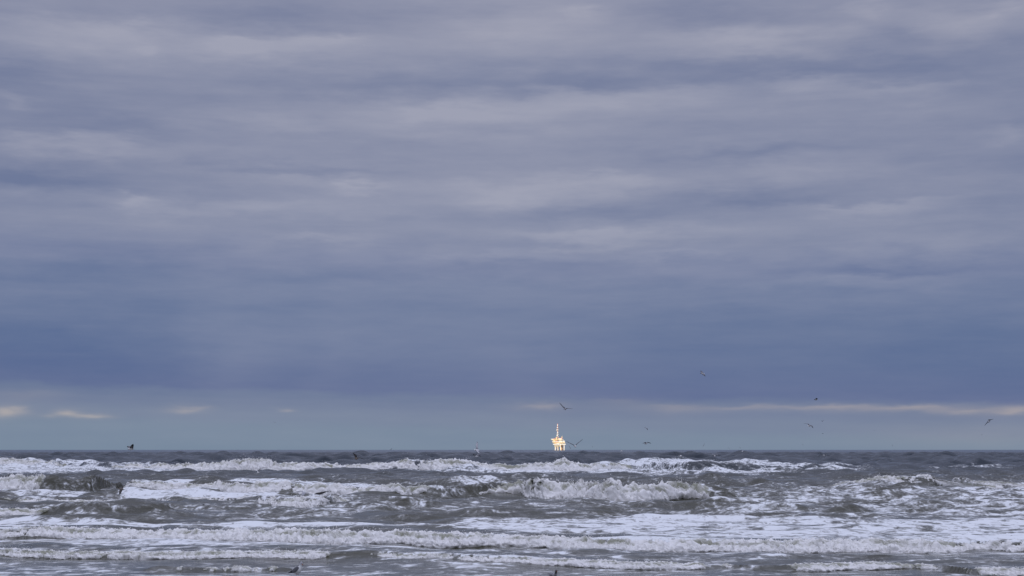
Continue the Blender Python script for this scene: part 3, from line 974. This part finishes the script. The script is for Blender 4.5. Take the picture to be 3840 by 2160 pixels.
def build_platform():
    p0 = at_depth(2094, 1686.5, PD)
    SC = 1.7
    root = empty("offshore_platform", (p0.x * SC, PD * SC, 0.0))
    root.scale = (SC, SC, SC)
    tag(root, "sunlit offshore oil and gas platform on legs at the horizon, with tall striped mast", "oil platform")
    zb = CAM_H - 3.0

    def X(px):
        return (px - 2094) * PU

    def Zz(py):
        return (1686.5 - py) * PU + 3.0 / SC + zb
    # legs (front and back rows)
    for px, py_top, yy, w in ((2082.3, 1673, -9, 1.5), (2092.0, 1673, -9, 1.3), (2101.8, 1668, -12, 1.4), (2114.8, 1668, -12, 1.5)):
        mb = MB()
        mb.tube((X(px), yy, -8), (X(px), yy, Zz(py_top)), w, w, 12)
        mb.build("leg", M_WHITE, root, True)
    for px, py_top, yy, w in ((2084.5, 1673, 12, 1.3), (2094.5, 1673, 12, 1.2), (2106.0, 1668, 13, 2.6), (2112.0, 1668, 14, 1.3)):
        mb = MB()
        mb.tube((X(px), yy, -8), (X(px), yy, Zz(py_top)), w, w, 12)
        mb.build("leg", M_ORANGE, root, True)
    # braces between legs
    for a, b in (((2082.3, 1675), (2092, 1684)), ((2092, 1675), (2082.3, 1684)), ((2101.8, 1671), (2114.8, 1671)), ((2082.3, 1676), (2092, 1676))):
        mb = MB()
        mb.tube((X(a[0]), -9, Zz(a[1])), (X(b[0]), -9, Zz(b[1])), .35, .35, 6)
        mb.build("brace", M_ORANGE, root)

    def deck(x0, x1, py, th, y0=-14, y1=16, mat=M_WHITE):
        m_ = MB()
        m_.box(X(x0), X(x1), y0, y1, Zz(py), Zz(py) + th)
        o = m_.build("deck", mat, root)
        r = MB()
        n = max(4, int((x1 - x0) / 2.2))
        for i in range(n + 1):
            xx = X(x0) + (X(x1) - X(x0)) * i / n
            r.box(xx - .07, xx + .07, y0 - .02, y0 + .12, Zz(py) + th, Zz(py) + th + 1.3)
        for hz in (.7, 1.3):
            r.box(X(x0), X(x1), y0 - .14, y0 - .03, Zz(py) + th + hz - .12, Zz(py) + th + hz)
        r.build("railing", M_YELLOW, o)
        return o
    deck(2078.5, 2102, 1673.5, 1.6, mat=M_YELLOW)
    deck(2074, 2120.5, 1667.5, 1.9)
    deck(2072, 2119, 1661.5, 1.3, mat=M_YELLOW)
    deck(2070.5, 2117, 1656.5, 1.3)
    deck(2068, 2112, 1650.5, 1.2, mat=M_YELLOW)
    # modules standing on the decks, (x0,x1,y bottom,y top,front,back,material)
    for (a, b, yb, yt, f0, f1, mt) in (
            (2079, 2086, 1667.3, 1662.2, -12, 8, M_ORANGE), (2088, 2097, 1665.3, 1661.6, -13, 9, M_WHITE), (2103.5, 2112, 1665.2, 1661.6, -11, 10, M_STEEL),
            (2100, 2103.2, 1665.2, 1654.9, -13.2, 2, M_WHITE), (2076, 2082, 1659.9, 1656.6, -12, 8, M_STEEL), (2083, 2093.5, 1660, 1657.6, -13, 9, M_RED),
            (2095, 2107, 1660, 1656.6, -13, 9, M_WHITE), (2110, 2116.5, 1660, 1653, -13, 9, M_WHITE), (2074, 2083, 1654.9, 1651, -12.5, 6, M_YELLOW),
            (2084, 2090, 1654.9, 1651, -10, 6, M_RED), (2097, 2106, 1654.9, 1645, -12, 8, M_WHITE), (2069, 2076, 1649, 1646.5, -13, 3, M_WHITE),
            (2077, 2082, 1649, 1644.5, -12, 6, M_RED), (2084, 2089.2, 1649, 1641, -9, 6, M_YELLOW), (2094, 2100, 1649, 1643, -10, 7, M_ORANGE)):
        mb = MB()
        mb.box(X(a), X(b), f0, f1, Zz(yb), Zz(yt))
        mod = mb.build("module", mt, root)
        # doors, louvres and pipe stubs on the front
        k = max(2, int((b - a) / 2))
        for i in range(k):
            xx = X(a) + (X(b) - X(a)) * (i + .5) / k
            w_ = MB()
            w_.box(xx - .45, xx + .45, f0 - .12, f0 - .01, Zz(yb) + .4, Zz(yb) + (Zz(yt) - Zz(yb)) * .62)
            w_.build("door", M_STEEL if mt is not M_STEEL else M_YELLOW, mod)
    # pipes down the front
    for px in (2086.6, 2098.6, 2108.3):
        mb = MB()
        mb.tube((X(px), -14.6, Zz(1672)), (X(px), -14.6, Zz(1655)), .38, .38, 8)
        mb.build("pipe", M_WHITE, root, True)
    # mast: red and white lattice with dishes and platforms
    xm = X(2091.2)
    bands = [(1655, 1642, M_WHITE, 1.9), (1642, 1639, M_RED, 1.8), (1639, 1628, M_WHITE, 1.9), (1628, 1626.5, M_RED, 1.4), (1626.5, 1619, M_WHITE, 1.3),
             (1619, 1617, M_RED, 1.1), (1617, 1610, M_WHITE, 1.1), (1610, 1607.5, M_RED, 1.0), (1607.5, 1601.5, M_WHITE, 0.95), (1601.5, 1598, M_RED, .8),
             (1598, 1592.5, M_WHITE, .75), (1592.5, 1590, M_RED, .5)]
    mast = empty("mast", (0, 0, 0))
    mast.parent = root
    for (yb, yt, mt, r) in bands:
        mb = MB()
        z0_, z1_ = Zz(yb), Zz(yt)
        for sx_ in (-1, 1):
            for sy_ in (-1, 1):
                mb.tube((xm + sx_ * r, sy_ * r, z0_), (xm + sx_ * r, sy_ * r, z1_), .5, .5, 6)
        n = max(1, int(round((z1_ - z0_) / (2.2 * r))))
        for i in range(n):
            za, zc = z0_ + (z1_ - z0_) * i / n, z0_ + (z1_ - z0_) * (i + 1) / n
            for s in (-1, 1):
                mb.tube((xm - r, s * r, za), (xm + r, s * r, zc), .2, .2, 5)
                mb.tube((xm + r, s * r, za), (xm - r, s * r, zc), .2, .2, 5)
                mb.tube((xm + s * r, -r, za), (xm + s * r, r, zc), .2, .2, 5)
            mb.box(xm - r, xm + r, -r, r, zc - .2, zc)
        mb.build("mast_section", mt, mast)
    for (dx, py, r) in ((-.6, 1634, 2.9), (.2, 1625, 2.0), (-1.9, 1613.5, 2.3), (.9, 1613, 2.0), (-.5, 1605, 2.2), (.1, 1596, 1.7)):
        mb = MB()
        rings = []
        for i, (t, q) in enumerate(((0, .15), (.25, .55), (.55, .85), (1.0, 1.0))):
            rings.append([(xm + dx + r * q * math.cos(a), -2.0 - t * .8, Zz(py) + r * q * math.sin(a)) for a in np.linspace(0, 2 * math.pi, 14, endpoint=False)])
        mb.loft(rings)
        mb.tube((xm + dx * .5, 0, Zz(py)), (xm + dx, -2.1, Zz(py)), .25, .25, 6)
        mb.build("antenna_dish", M_WHITE, mast, True)
    # pedestal crane on the right
    crane = empty("crane", (0, 0, 0))
    crane.parent = root
    mb = MB()
    mb.tube((X(2105.5), -4, Zz(1655)), (X(2105.5), -4, Zz(1646)), 1.2, 1.2, 10)
    mb.build("pedestal", M_YELLOW, crane, True)
    mb = MB()
    mb.box(X(2102.5), X(2108.5), -6.5, -1.5, Zz(1646), Zz(1642.5))
    mb.build("cab", M_RED, crane)
    mb = MB()
    for s in (-.9, .9):
        mb.tube((X(2105), -4 + s, Zz(1642.5)), (X(2107.8), -4, Zz(1635.5)), .35, .25, 6)
        mb.tube((X(2108.3), -4 + s, Zz(1642.5)), (X(2107.8), -4, Zz(1635.5)), .35, .25, 6)
    for t in (.25, .5, .75):
        zz_ = Zz(1642.5) + (Zz(1635.5) - Zz(1642.5)) * t
        mb.box(X(2105 + 2.8 * t), X(2108.3 - .5 * t), -4.4, -3.6, zz_ - .25, zz_ + .25)
    mb.build("boom", M_YELLOW, crane)
    # helideck cantilevered to the left
    mb = MB()
    mb.loft([[(X(2073.5) + 7.0 * math.cos(a), -3 + 9 * math.sin(a), z) for a in np.linspace(0, 2 * math.pi, 16, endpoint=False)] for z in (Zz(1647.6), Zz(1646.2))])
    mb.build("helideck", M_WHITE, root)


build_platform()

# ---------------------------------------------------------------- gulls
M_PLUME = plain("white_plumage", (0.80, 0.80, 0.78), 0.8, scale=40)
M_GREY = plain("grey_wing", (0.20, 0.20, 0.215), 0.8, scale=40)
M_MANTLE = plain("pale_grey_mantle", (0.52, 0.52, 0.54), 0.8, scale=40)
M_BACK = plain("grey_back", (0.13, 0.13, 0.14), 0.8, scale=40)
M_BLACK = plain("black_wing_tip", (0.018, 0.017, 0.02), 0.7, scale=40)
M_BROWN = plain("brown_plumage", (0.17, 0.135, 0.10), 0.8, scale=40, var=.3)
M_DKBROWN = plain("dark_brown_wing", (0.055, 0.045, 0.04), 0.8, scale=40)
M_BEAK = plain("orange_red_beak", (0.42, 0.10, 0.03), 0.4, scale=60)
M_LEG = plain("red_leg", (0.25, 0.06, 0.03), 0.5, scale=60)
GROUP_FLY = "gulls flying over the surf"


def gull(label, c, d, head, tail, L, R, depth=(-1, 1, 0), style="grey", size=1.0, parts=True, group=GROUP_FLY):
    """c pixel of the body centre, d metres away; head, tail and wing joints are picture offsets in px.
    depth = (sign of the first wing's depth, of the second's, of the head's)"""
    k = d / F_PX
    o3 = at_depth(c[0], c[1], d)
    root_name = "seagull"

    def off(q, dep=0.0):
        return Vector((q[0] * k, dep, -q[1] * k))
    hv, tv = off(head), off(tail)
    blen = 0.19 * size
    pl = (hv - tv).length / 2
    dep = math.sqrt(max(0.0, blen * blen - pl * pl)) * (depth[2] if depth[2] else 1)
    f = (hv - tv) / 2 + Vector((0, dep, 0))
    f = f.normalized() if f.length > 1e-5 else Vector((1, 0, 0))
    mats = {"grey": [M_PLUME, M_GREY, M_BLACK, M_PLUME], "brown": [M_BROWN, M_DKBROWN, M_BLACK, M_BROWN], "dark": [M_MANTLE, M_BACK, M_BLACK, M_DKBROWN],
            "pale": [M_PLUME, M_MANTLE, M_GREY, M_PLUME], "hood": [M_PLUME, M_GREY, M_BLACK, M_DKBROWN]}[style]
    # wings in 3d: keep their true length, the part not seen lies in depth
    wings = []
    for (wr, tp), sg in ((L, depth[0]), (R, depth[1])):
        w1, w2 = off(wr), off(tp) - off(wr)
        l1, l2 = 0.20 * size, 0.28 * size
        w1.y = sg * math.sqrt(max(0, l1 * l1 - w1.length_squared))
        w2.y = sg * math.sqrt(max(0, l2 * l2 - w2.length_squared))
        wings.append((w1, w1 + w2))
    side = (wings[1][0] - wings[0][0])
    side = side - f * side.dot(f)
    if side.length < 1e-4:
        side = Vector((0, 1, 0)) - f * f.y
    side.normalize()
    up = f.cross(side).normalized()
    if up.z < 0:
        up = -up
    mb = MB()
    # body: tail, rump, breast, neck, head
    st = [(-.20, .050, .004), (-.15, .034, .008), (-.105, .026, .018), (-.06, .042, .038), (0, .052, .052), (.06, .047, .048), (.10, .032, .034), (.135, .029, .031), (.16, .022, .022), (.178, .007, .008)]
    rings = []
    for (t, w_, h_) in st:
        cc = f * (t * size) + up * (0.008 * size if t > .09 else 0)
        rings.append([cc + side * (w_ * 1.2 * size * math.cos(a)) + up * (h_ * 1.2 * size * math.sin(a)) for a in np.linspace(0, 2 * math.pi, 10, endpoint=False)])
    mb.loft(rings, [0, 0, 0, 0, 0, 0, 3, 3, 3, 3])
    for (wr, tp) in wings:
        root_p = f * (0.03 * size) + wr.normalized() * 0.025 * size + up * 0.02 * size
        ctrl = [root_p, root_p.lerp(wr, .55) + up * .01 * size, wr, wr.lerp(tp, .4) + f * .006, wr.lerp(tp, .75), tp]
        chord = [.125, .135, .125, .10, .065, .014]
        thick = [.020, .016, .012, .008, .006, .003]
        rs = []
        for i, p in enumerate(ctrl):
            ax = (ctrl[min(i + 1, 5)] - ctrl[max(i - 1, 0)]).normalized()
            ch = -f - ax * (-f).dot(ax)
            if ch.length < .25:
                ch = ch + up * -0.3
                ch = ch - ax * ch.dot(ax)
            ch.normalize()
            nn = ax.cross(ch).normalized()
            cl, tk = chord[i] * size * 1.4, thick[i] * size * 1.4
            rs.append([p - ch * cl * .28, p - ch * cl * .08 + nn * tk, p + ch * cl * .3 + nn * tk * .6, p + ch * cl * .72,
                       p + ch * cl * .3 - nn * tk * .35, p - ch * cl * .08 - nn * tk * .5])
        mb.loft(rs, [1, 1, 1, 2 if style != "pale" else 1, 2])
    o = mb.build(root_name, mats, None, True)
    o.location = o3
    tag(o, label, "gull", group)
    if parts:
        bk = MB()
        a = f * (.172 * size) + up * .006 * size
        bk.tube(a, a + f * .045 * size - up * .008 * size, .0085 * size, .002 * size, 6)
        bk.build("beak", M_BEAK, o, True)
    return o


G = gull
G("gull with one wing raised skimming the horizon, left of every other bird in the sky", (491, 1684), 80, (-15, 3), (12, 3), ((3, -8), (14, -19)), ((-10, -6), (-21, -11)), (-1, 1, 0))
G("brown young gull with one wing up and one arched, just above the farthest foam line", (1336, 1720), 92, (-8, 1), (7, 4), ((-5, -9), (-15, -21)), ((12, -5), (32, 4)), (1, -1, 0), "brown")
G("pale gull with one wing straight up and white fanned tail, crossing the horizon", (1788, 1688), 78, (8, 3), (-9, 0), ((2, -14), (2, -31)), ((5, 5), (12, 14)), (1, -1, 0), "pale")
G("black tipped gull skimming the waves directly under the gull with the upright wing", (1787, 1711), 112, (6, 3), (-5, -1), ((-7, -5), (-15, -9)), ((7, -5), (16, 0)), (1, -1, -1))
G("gull with a long wing lifted high above the oil platform", (2119, 1534), 95, (4, 1), (-5, 3), ((-8, -9), (-21, -24)), ((13, -3), (30, -1)), (-1, 1, 0), "dark")
G("gull with wings spread in a wide V beside the oil platform", (2157, 1673), 88, (1, 3), (0, -2), ((-17, -10), (-35, -19)), ((13, -13), (29, -26)), (1, 1, -1))
G("small curved gull between the oil platform and the gull with V wings", (2137, 1678), 260, (2, 1), (-1, 0), ((-1, -3), (-3, -7)), ((2, 2), (2, 6)), (1, -1, 0), "dark", 1, False)
G("tiny gull speck to the right of the gull with V wings, low over the horizon", (2222, 1675), 520, (1, 1), (-1, 0), ((0, -1), (-1, -3)), ((0, 1), (1, 3)), (1, -1, 0), "dark", 1, False)
G("highest gull in the sky, banking on edge with white tail and dark wing tips", (2634, 1401), 135, (-8, 0), (9, 2), ((-3, -6), (-5, -12)), ((3, 5), (9, 11)), (1, -1, 0), "hood")
G("gull flying in profile with wings half lifted, just under the blue cloud edge", (3060, 1499), 150, (-8, 0), (9, 1), ((0, -4), (-3, -6)), ((3, -4), (3, -6)), (-1, 1, 0), "hood")
G("gull with bent wings and white tail below the pale cloud strip", (3035, 1597), 118, (5, 0), (-9, 0), ((-4, -8), (-20, -9)), ((7, -2), (12, 9)), (1, -1, 0))
G("tiny V shaped gull just right of the gull with bent wings", (3085, 1580), 430, (1, 0), (-1, 0), ((-2, -1), (-5, -3)), ((2, -2), (6, -5)), (1, 1, -1), "dark", 1, False)
G("tiny arched gull far below the tiny V shaped one", (3086, 1626), 640, (1, 0), (-1, 0), ((-1, -1), (-3, 1)), ((1, -1), (3, 1)), (1, 1, -1), "dark", 1, False)
G("gull gliding with dark slanted wings near the right edge, under the pale cloud strip", (3708, 1581), 112, (6, 1), (-6, 0), ((-6, 2), (-19, 15)), ((4, -4), (20, -10)), (-1, 1, 0), "dark")
G("small gull tilting downwards above the gull with widely spread wings", (2422, 1605), 260, (-4, -2), (3, 1), ((3, 2), (7, 8)), ((-2, -2), (-4, -4)), (-1, 1, 0), "dark", 1, False)
G("white bellied gull with drooping wing tips, second bird to the right of the platform", (2422, 1664), 170, (-5, 1), (6, -1), ((-6, -5), (-13, 0)), ((5, -5), (20, -1)), (-1, 1, 0))
G("small tilted gull low over the horizon, below the high banking gull", (2639, 1670), 240, (1, -1), (-1, 1), ((2, -3), (3, -8)), ((-2, 2), (-5, 6)), (1, -1, 0), "dark", 1, False)
G("small dark gull touching the horizon with one wing up", (2733, 1682), 330, (1, 0), (-1, 0), ((-1, -2), (-3, -6)), ((1, 0), (2, 1)), (1, -1, 0), "dark", 1, False)
G("upright dark speck of a gull standing out on the horizon", (2775, 1679), 420, (1, 0), (-1, 0), ((0, -2), (0, -4)), ((0, 1), (0, 3)), (1, -1, 0), "dark", 1, False)
G("gull with one long dark wing stretched up over the grey sea", (2551, 1710), 100, (5, 2), (-2, 0), ((-12, -7), (-27, -18)), ((5, -2), (9, -4)), (1, 1, -1))
G("white gull with spread wings skimming the sea beside the one with the long dark wing", (2681, 1709), 138, (-3, 3), (2, -2), ((-7, -4), (-16, -9)), ((6, -4), (17, 0)), (1, -1, -1))
G("white gull with drooped wings over the sea, farthest right of those below the horizon", (3090, 1708), 128, (4, 1), (-5, 0), ((-11, -3), (-22, 6)), ((9, -3), (17, 4)), (1, -1, 0))
G("lone tiny gull speck in the empty sky below the smallest pink cloud", (1030, 1583), 520, (-1, 0), (1, 0), ((-2, 0), (-4, -1)), ((2, 1), (4, 1)), (1, -1, 0), "dark", 1, False)
G("tiny slanting gull touching the horizon in the middle of the empty stretch", (1467, 1685), 420, (1, 0), (-1, 0), ((1, -2), (3, -5)), ((-1, 1), (-2, 3)), (1, -1, 0), "dark", 1, False)
G("brown gull with one broad wing hanging down, low over the white foam", (455, 1835), 78, (-11, -3), (13, 0), ((-1, 6), (1, 19)), ((-5, -5), (-14, -9)), (-1, 1, 0), "brown")
G("white gull with a long drooping wing in front of the middle breaker", (1140, 1846), 66, (7, 2), (-6, -2), ((-17, -3), (-48, 4)), ((3, 4), (-3, 13)), (1, -1, 0), "pale")
G("dark thin winged gull low over the crest of the middle breaker", (1226, 1820), 112, (-3, 1), (4, 0), ((-8, 0), (-20, -4)), ((8, -2), (24, 3)), (1, -1, 0), "dark")
G("gull with one long dark wing arched over the farthest foam line", (968, 1771), 88, (-4, 3), (3, 4), ((7, -13), (32, -20)), ((-2, -3), (-3, -6)), (-1, 1, 0))
G("far gull speck low on the horizon, left of the gull with drooped wings", (3010, 1668), 560, (1, 0), (-1, 0), ((-1, 0), (-2, -1)), ((1, 0), (4, -2)), (1, -1, 0), "dark", 1, False)
G("far gull speck alone on the horizon below the brightest part of the pale strip", (3347, 1671), 560, (1, 0), (-1, 0), ((0, -1), (1, -4)), ((0, 1), (-1, 3)), (1, -1, 0), "dark", 1, False)
G("far gull speck right under the gull with dark slanted wings", (3682, 1631), 620, (1, 0), (-1, 0), ((1, -1), (2, -3)), ((-1, 1), (-1, 2)), (1, -1, 0), "dark", 1, False)
G("farthest right gull speck, low on the horizon", (3747, 1666), 700, (1, 0), (-1, 0), ((-1, 0), (-3, -1)), ((1, 0), (3, 1)), (1, -1, 0), "dark", 1, False)
G("far gull speck in clear air under the middle of the pale strip", (3279, 1614), 800, (1, 0), (-1, 0), ((-1, 0), (-2, -1)), ((1, 0), (2, 0)), (1, -1, 0), "dark", 1, False)
G("small white gull low over the sea near the upright dark speck", (2784, 1692), 230, (2, -1), (-3, 1), ((-2, 1), (-5, 3)), ((3, -2), (4, -3)), (1, -1, 0), "pale", 1, False)
G("small white gull on the dark sea left of the one with the long dark wing", (2330, 1691), 260, (-2, 0), (3, 0), ((-3, -1), (-5, 0)), ((3, -1), (5, 1)), (1, -1, 0), "pale", 1, False)


def swimming_gull(label, px, py, yaw, size=1.0, style=0, parts=True):
    """gull afloat, facing yaw (0 = to the right)"""
    x, y = on_plane(px, py)
    z = float(sea_level(np.array([x]), np.array([y]))[0][0])
    p = at_depth(px, py, y - max(0, z) * y / CAM_H)
    z = float(sea_level(np.array([p.x]), np.array([p.y]))[0][0])
    mb = MB()
    st = [(-.23, .012, .010, .075), (-.17, .03, .022, .06), (-.10, .055, .045, .045), (0, .07, .06, .04), (.08, .062, .06, .045), (.125, .042, .05, .075), (.145, .032, .036, .115),
          (.16, .033, .034, .15), (.175, .026, .026, .165), (.19, .010, .010, .16)]
    rings = [[(t * size, w * size * math.cos(a), (zc + h * math.sin(a)) * size) for a in np.linspace(0, 2 * math.pi, 12, endpoint=False)] for (t, w, h, zc) in st]
    mb.loft(rings, [1, 2, 2, 2, 0, 0, 3, 3, 3])
    o = mb.build("seagull", [M_MANTLE, M_BACK, M_GREY, (M_PLUME, M_DKBROWN, M_BACK)[style]], None, True)
    o.location = (p.x, p.y, z - 0.01)
    o.rotation_euler = (0, 0, yaw)
    tag(o, label, "gull", "gulls afloat on the water")
    if parts:
        b = MB()
        b.tube((.182 * size, 0, .160 * size), (.225 * size, 0, .140 * size), .009 * size, .003 * size, 6)
        b.build("beak", M_BEAK, o, True)
    return o


swimming_gull("gull sitting in the shallow water at the bottom edge, orange beak pointing right", 2074, 2158, math.radians(-64), 1.0, 2)
swimming_gull("small dark headed gull floating behind the crest of the middle breaker", 1320, 1810, math.radians(170), .62, 1, False)
swimming_gull("small dark gull floating behind the left end of the middle breaker", 347, 1790, math.radians(15), .6, 1, False)
swimming_gull("small dark gull floating on the flat water left of the arched dark wing", 717, 1796, math.radians(200), .6, 1, False)


def standing_gull():
    x, y = on_plane(1108, 2155)
    z = float(sea_level(np.array([x]), np.array([y]))[0][0])
    root = empty("seagull", (x, y, z))
    tag(root, "grey and white gull standing in the shallow water by the bottom edge, facing right", "gull", "gulls at the water's edge")
    k = y / F_PX

    def P(px, py):
        return ((px - 1108) * k, -(py - 2155) * k)
    # side outline: centre line with half widths (tail to crown), from the photo
    st = [(1084, 2144.5, .012, .008), (1091, 2142.0, .024, .018), (1098, 2140.0, .042, .044), (1106, 2138.0, .064, .068), (1113, 2135.5, .074, .088), (1119, 2132.0, .072, .084),
          (1123.8, 2127.0, .056, .060), (1125.5, 2123.5, .038, .036), (1126.6, 2117.6, .031, .029), (1128.3, 2111.8, .032, .031), (1129.6, 2107.3, .026, .024), (1130.2, 2104.6, .010, .010)]
    cs = [Vector((P(a, b)[0], 0, P(a, b)[1])) for a, b, _w, _h in st]
    rings = []
    for i, (a, b, w, h) in enumerate(st):
        ax = (cs[min(i + 1, len(cs) - 1)] - cs[max(i - 1, 0)]).normalized()
        nn = Vector((0, 1, 0)).cross(ax).normalized()
        rings.append([cs[i] + Vector((0, 1, 0)) * (w * math.cos(t)) + nn * (h * math.sin(t)) for t in np.linspace(0, 2 * math.pi, 16, endpoint=False)])
    mb = MB()
    mb.loft(rings, [0, 0, 0, 0, 0, 0, 0, 0, 3, 3, 3])
    mb.build("body", [M_PLUME, M_BLACK, M_MANTLE, M_MANTLE], root, True)
    # folded wings wrap the back and cross over the tail
    for s in (-1, 1):
        wb = MB()
        rs = []
        for (a, b, hw, out) in ((1121.5, 2127, .014, .060), (1117, 2128.5, .050, .078), (1111, 2132.0, .066, .082), (1104, 2136, .058, .072), (1097, 2139.5, .038, .050), (1090, 2142.5, .022, .030), (1081.5, 2146.0, .008, .014)):
            xx, zz = P(a, b)
            yy = s * out
            rs.append([Vector((xx, yy - s * .012, zz + hw)), Vector((xx, yy + s * .006, zz + hw * .5)), Vector((xx, yy + s * .010, zz - hw * .2)), Vector((xx, yy + s * .004, zz - hw)),
                       Vector((xx, yy - s * .010, zz - hw * .6)), Vector((xx, yy - s * .016, zz + hw * .4))])
        wb.loft(rs, [1, 1, 1, 1, 2, 2])
        wb.build("wing", [M_PLUME, M_BACK, M_BLACK], root, True)
    bk = MB()
    a = Vector((P(1131.2, 2113.2)[0], 0, P(1131.2, 2113.2)[1]))
    m_ = Vector((P(1135.5, 2116.6)[0], 0, P(1135.5, 2116.6)[1]))
    e = Vector((P(1137.6, 2119.4)[0], 0, P(1137.6, 2119.4)[1]))
    bk.tube(a, m_, .012, .009, 8, 0)
    bk.tube(m_, e, .009, .002, 8, 1)
    bk.build("beak", [M_BEAK, M_BLACK], root, True)
    for s in (-1, 1):
        ey = MB()
        cx_, cz_ = P(1130.8, 2110.2)
        rings = [[(cx_ + r * math.cos(t), s * (.026 + q), cz_ + r * math.sin(t)) for t in np.linspace(0, 2 * math.pi, 8, endpoint=False)] for r, q in ((.0075, 0), (.006, .003), (.002, .005))]
        ey.loft(rings)
        ey.build("eye", M_BLACK, root, True)
        lg = MB()
        lx = P(1114 + 2.5 * s, 2148)[0]
        lg.tube((lx, s * .028, .06), (lx + .004, s * .028, -.04), .006, .005, 6)
        lg.build("leg", M_LEG, root, True)


standing_gull()

# ---------------------------------------------------------------- rocks and driftwood in the surf
M_ROCK = plain("wet_black_rock", (0.020, 0.019, 0.018), 0.25, scale=12, var=.4)
M_SLAB = plain("wet_dark_slab", (0.026, 0.022, 0.018), 0.35, scale=15, var=.4)


def rock(label, px, py, w_px, h_px, lumps):
    x, y = on_plane(px, py)
    zz = float(sea_level(np.array([x]), np.array([y]))[0][0])
    p = at_depth(px, py, y - max(-.3, min(.3, zz)) * y / CAM_H)
    k = p.y / F_PX
    zs_ = float(sea_level(np.array([p.x]), np.array([p.y]))[0][0])
    import bmesh
    bm = bmesh.new()
    for (dx, s, hh) in lumps:
        r = bmesh.ops.create_icosphere(bm, subdivisions=2, radius=1.0)
        for v in r['verts']:
            n = 1 + .22 * float(vnoise(np.array([v.co.x * 1.7 + px]), np.array([v.co.y * 1.7]), np.array([v.co.z * 1.7]))[0])
            v.co = Vector((v.co.x * w_px * k * .5 * s * n + dx * w_px * k, v.co.y * w_px * k * .5 * n, v.co.z * h_px * k * hh * n))
    me = bpy.data.meshes.new("rock")
    bm.to_mesh(me)
    bm.free()
    o = link("rock", me, None, (M_ROCK,))
    o.location = (p.x, p.y, zs_ + 0.02)
    tag(o, label, "rock", "dark rocks awash in the surf")


rock("long flat black rock awash behind the small wavelet on the left", 488, 1898, 24, 4, ((-.2, .7, 1.1), (.25, .6, .7)))
rock("largest black rock, two humped, awash in the grey water", 643, 1896, 20, 6, ((-.15, .6, 1.1), (.22, .55, .9)))
rock("low black rock just right of the two humped rock", 694, 1898, 13, 3.5, ((0, 1, 1),))
rock("smallest black rock, farthest right of the rocks awash", 763, 1895, 8, 3, ((0, 1, 1),))


def slab():
    b = BRK["low_mid"]
    p = at_depth(1203, 1850, 101.0)
    k = p.y / F_PX
    root = empty("dark_slab", p)  # long dark form in the foam with two thin end pieces
    tag(root, "black driftwood slanting out of the white foam near the drooping winged gull", "slab")
    mb = MB()
    pts = [(-23, 3, .02), (-16, 1.5, .055), (-6, 0.2, .075), (6, -2.2, .07), (15, -4.5, .05), (20, -6.5, .03)]
    rings = []
    for (a, c, r) in pts:
        rings.append([Vector((a * k, r * 1.2 * math.cos(t), -c * k + r * math.sin(t) * (1 + .2 * math.sin(3 * t + a)))) for t in np.linspace(0, 2 * math.pi, 9, endpoint=False)])
    mb.loft(rings)
    mb.build("slab_body", M_SLAB, root, True)
    for (q0, q1) in (((20, -6), (34, -9)), ((34, -8), (38, -4))):
        t = MB()
        t.tube((q0[0] * k, 0, -q0[1] * k), (q1[0] * k, 0, -q1[1] * k), .022, .016, 7)
        t.build("slab_end", M_SLAB, root, True)


slab()
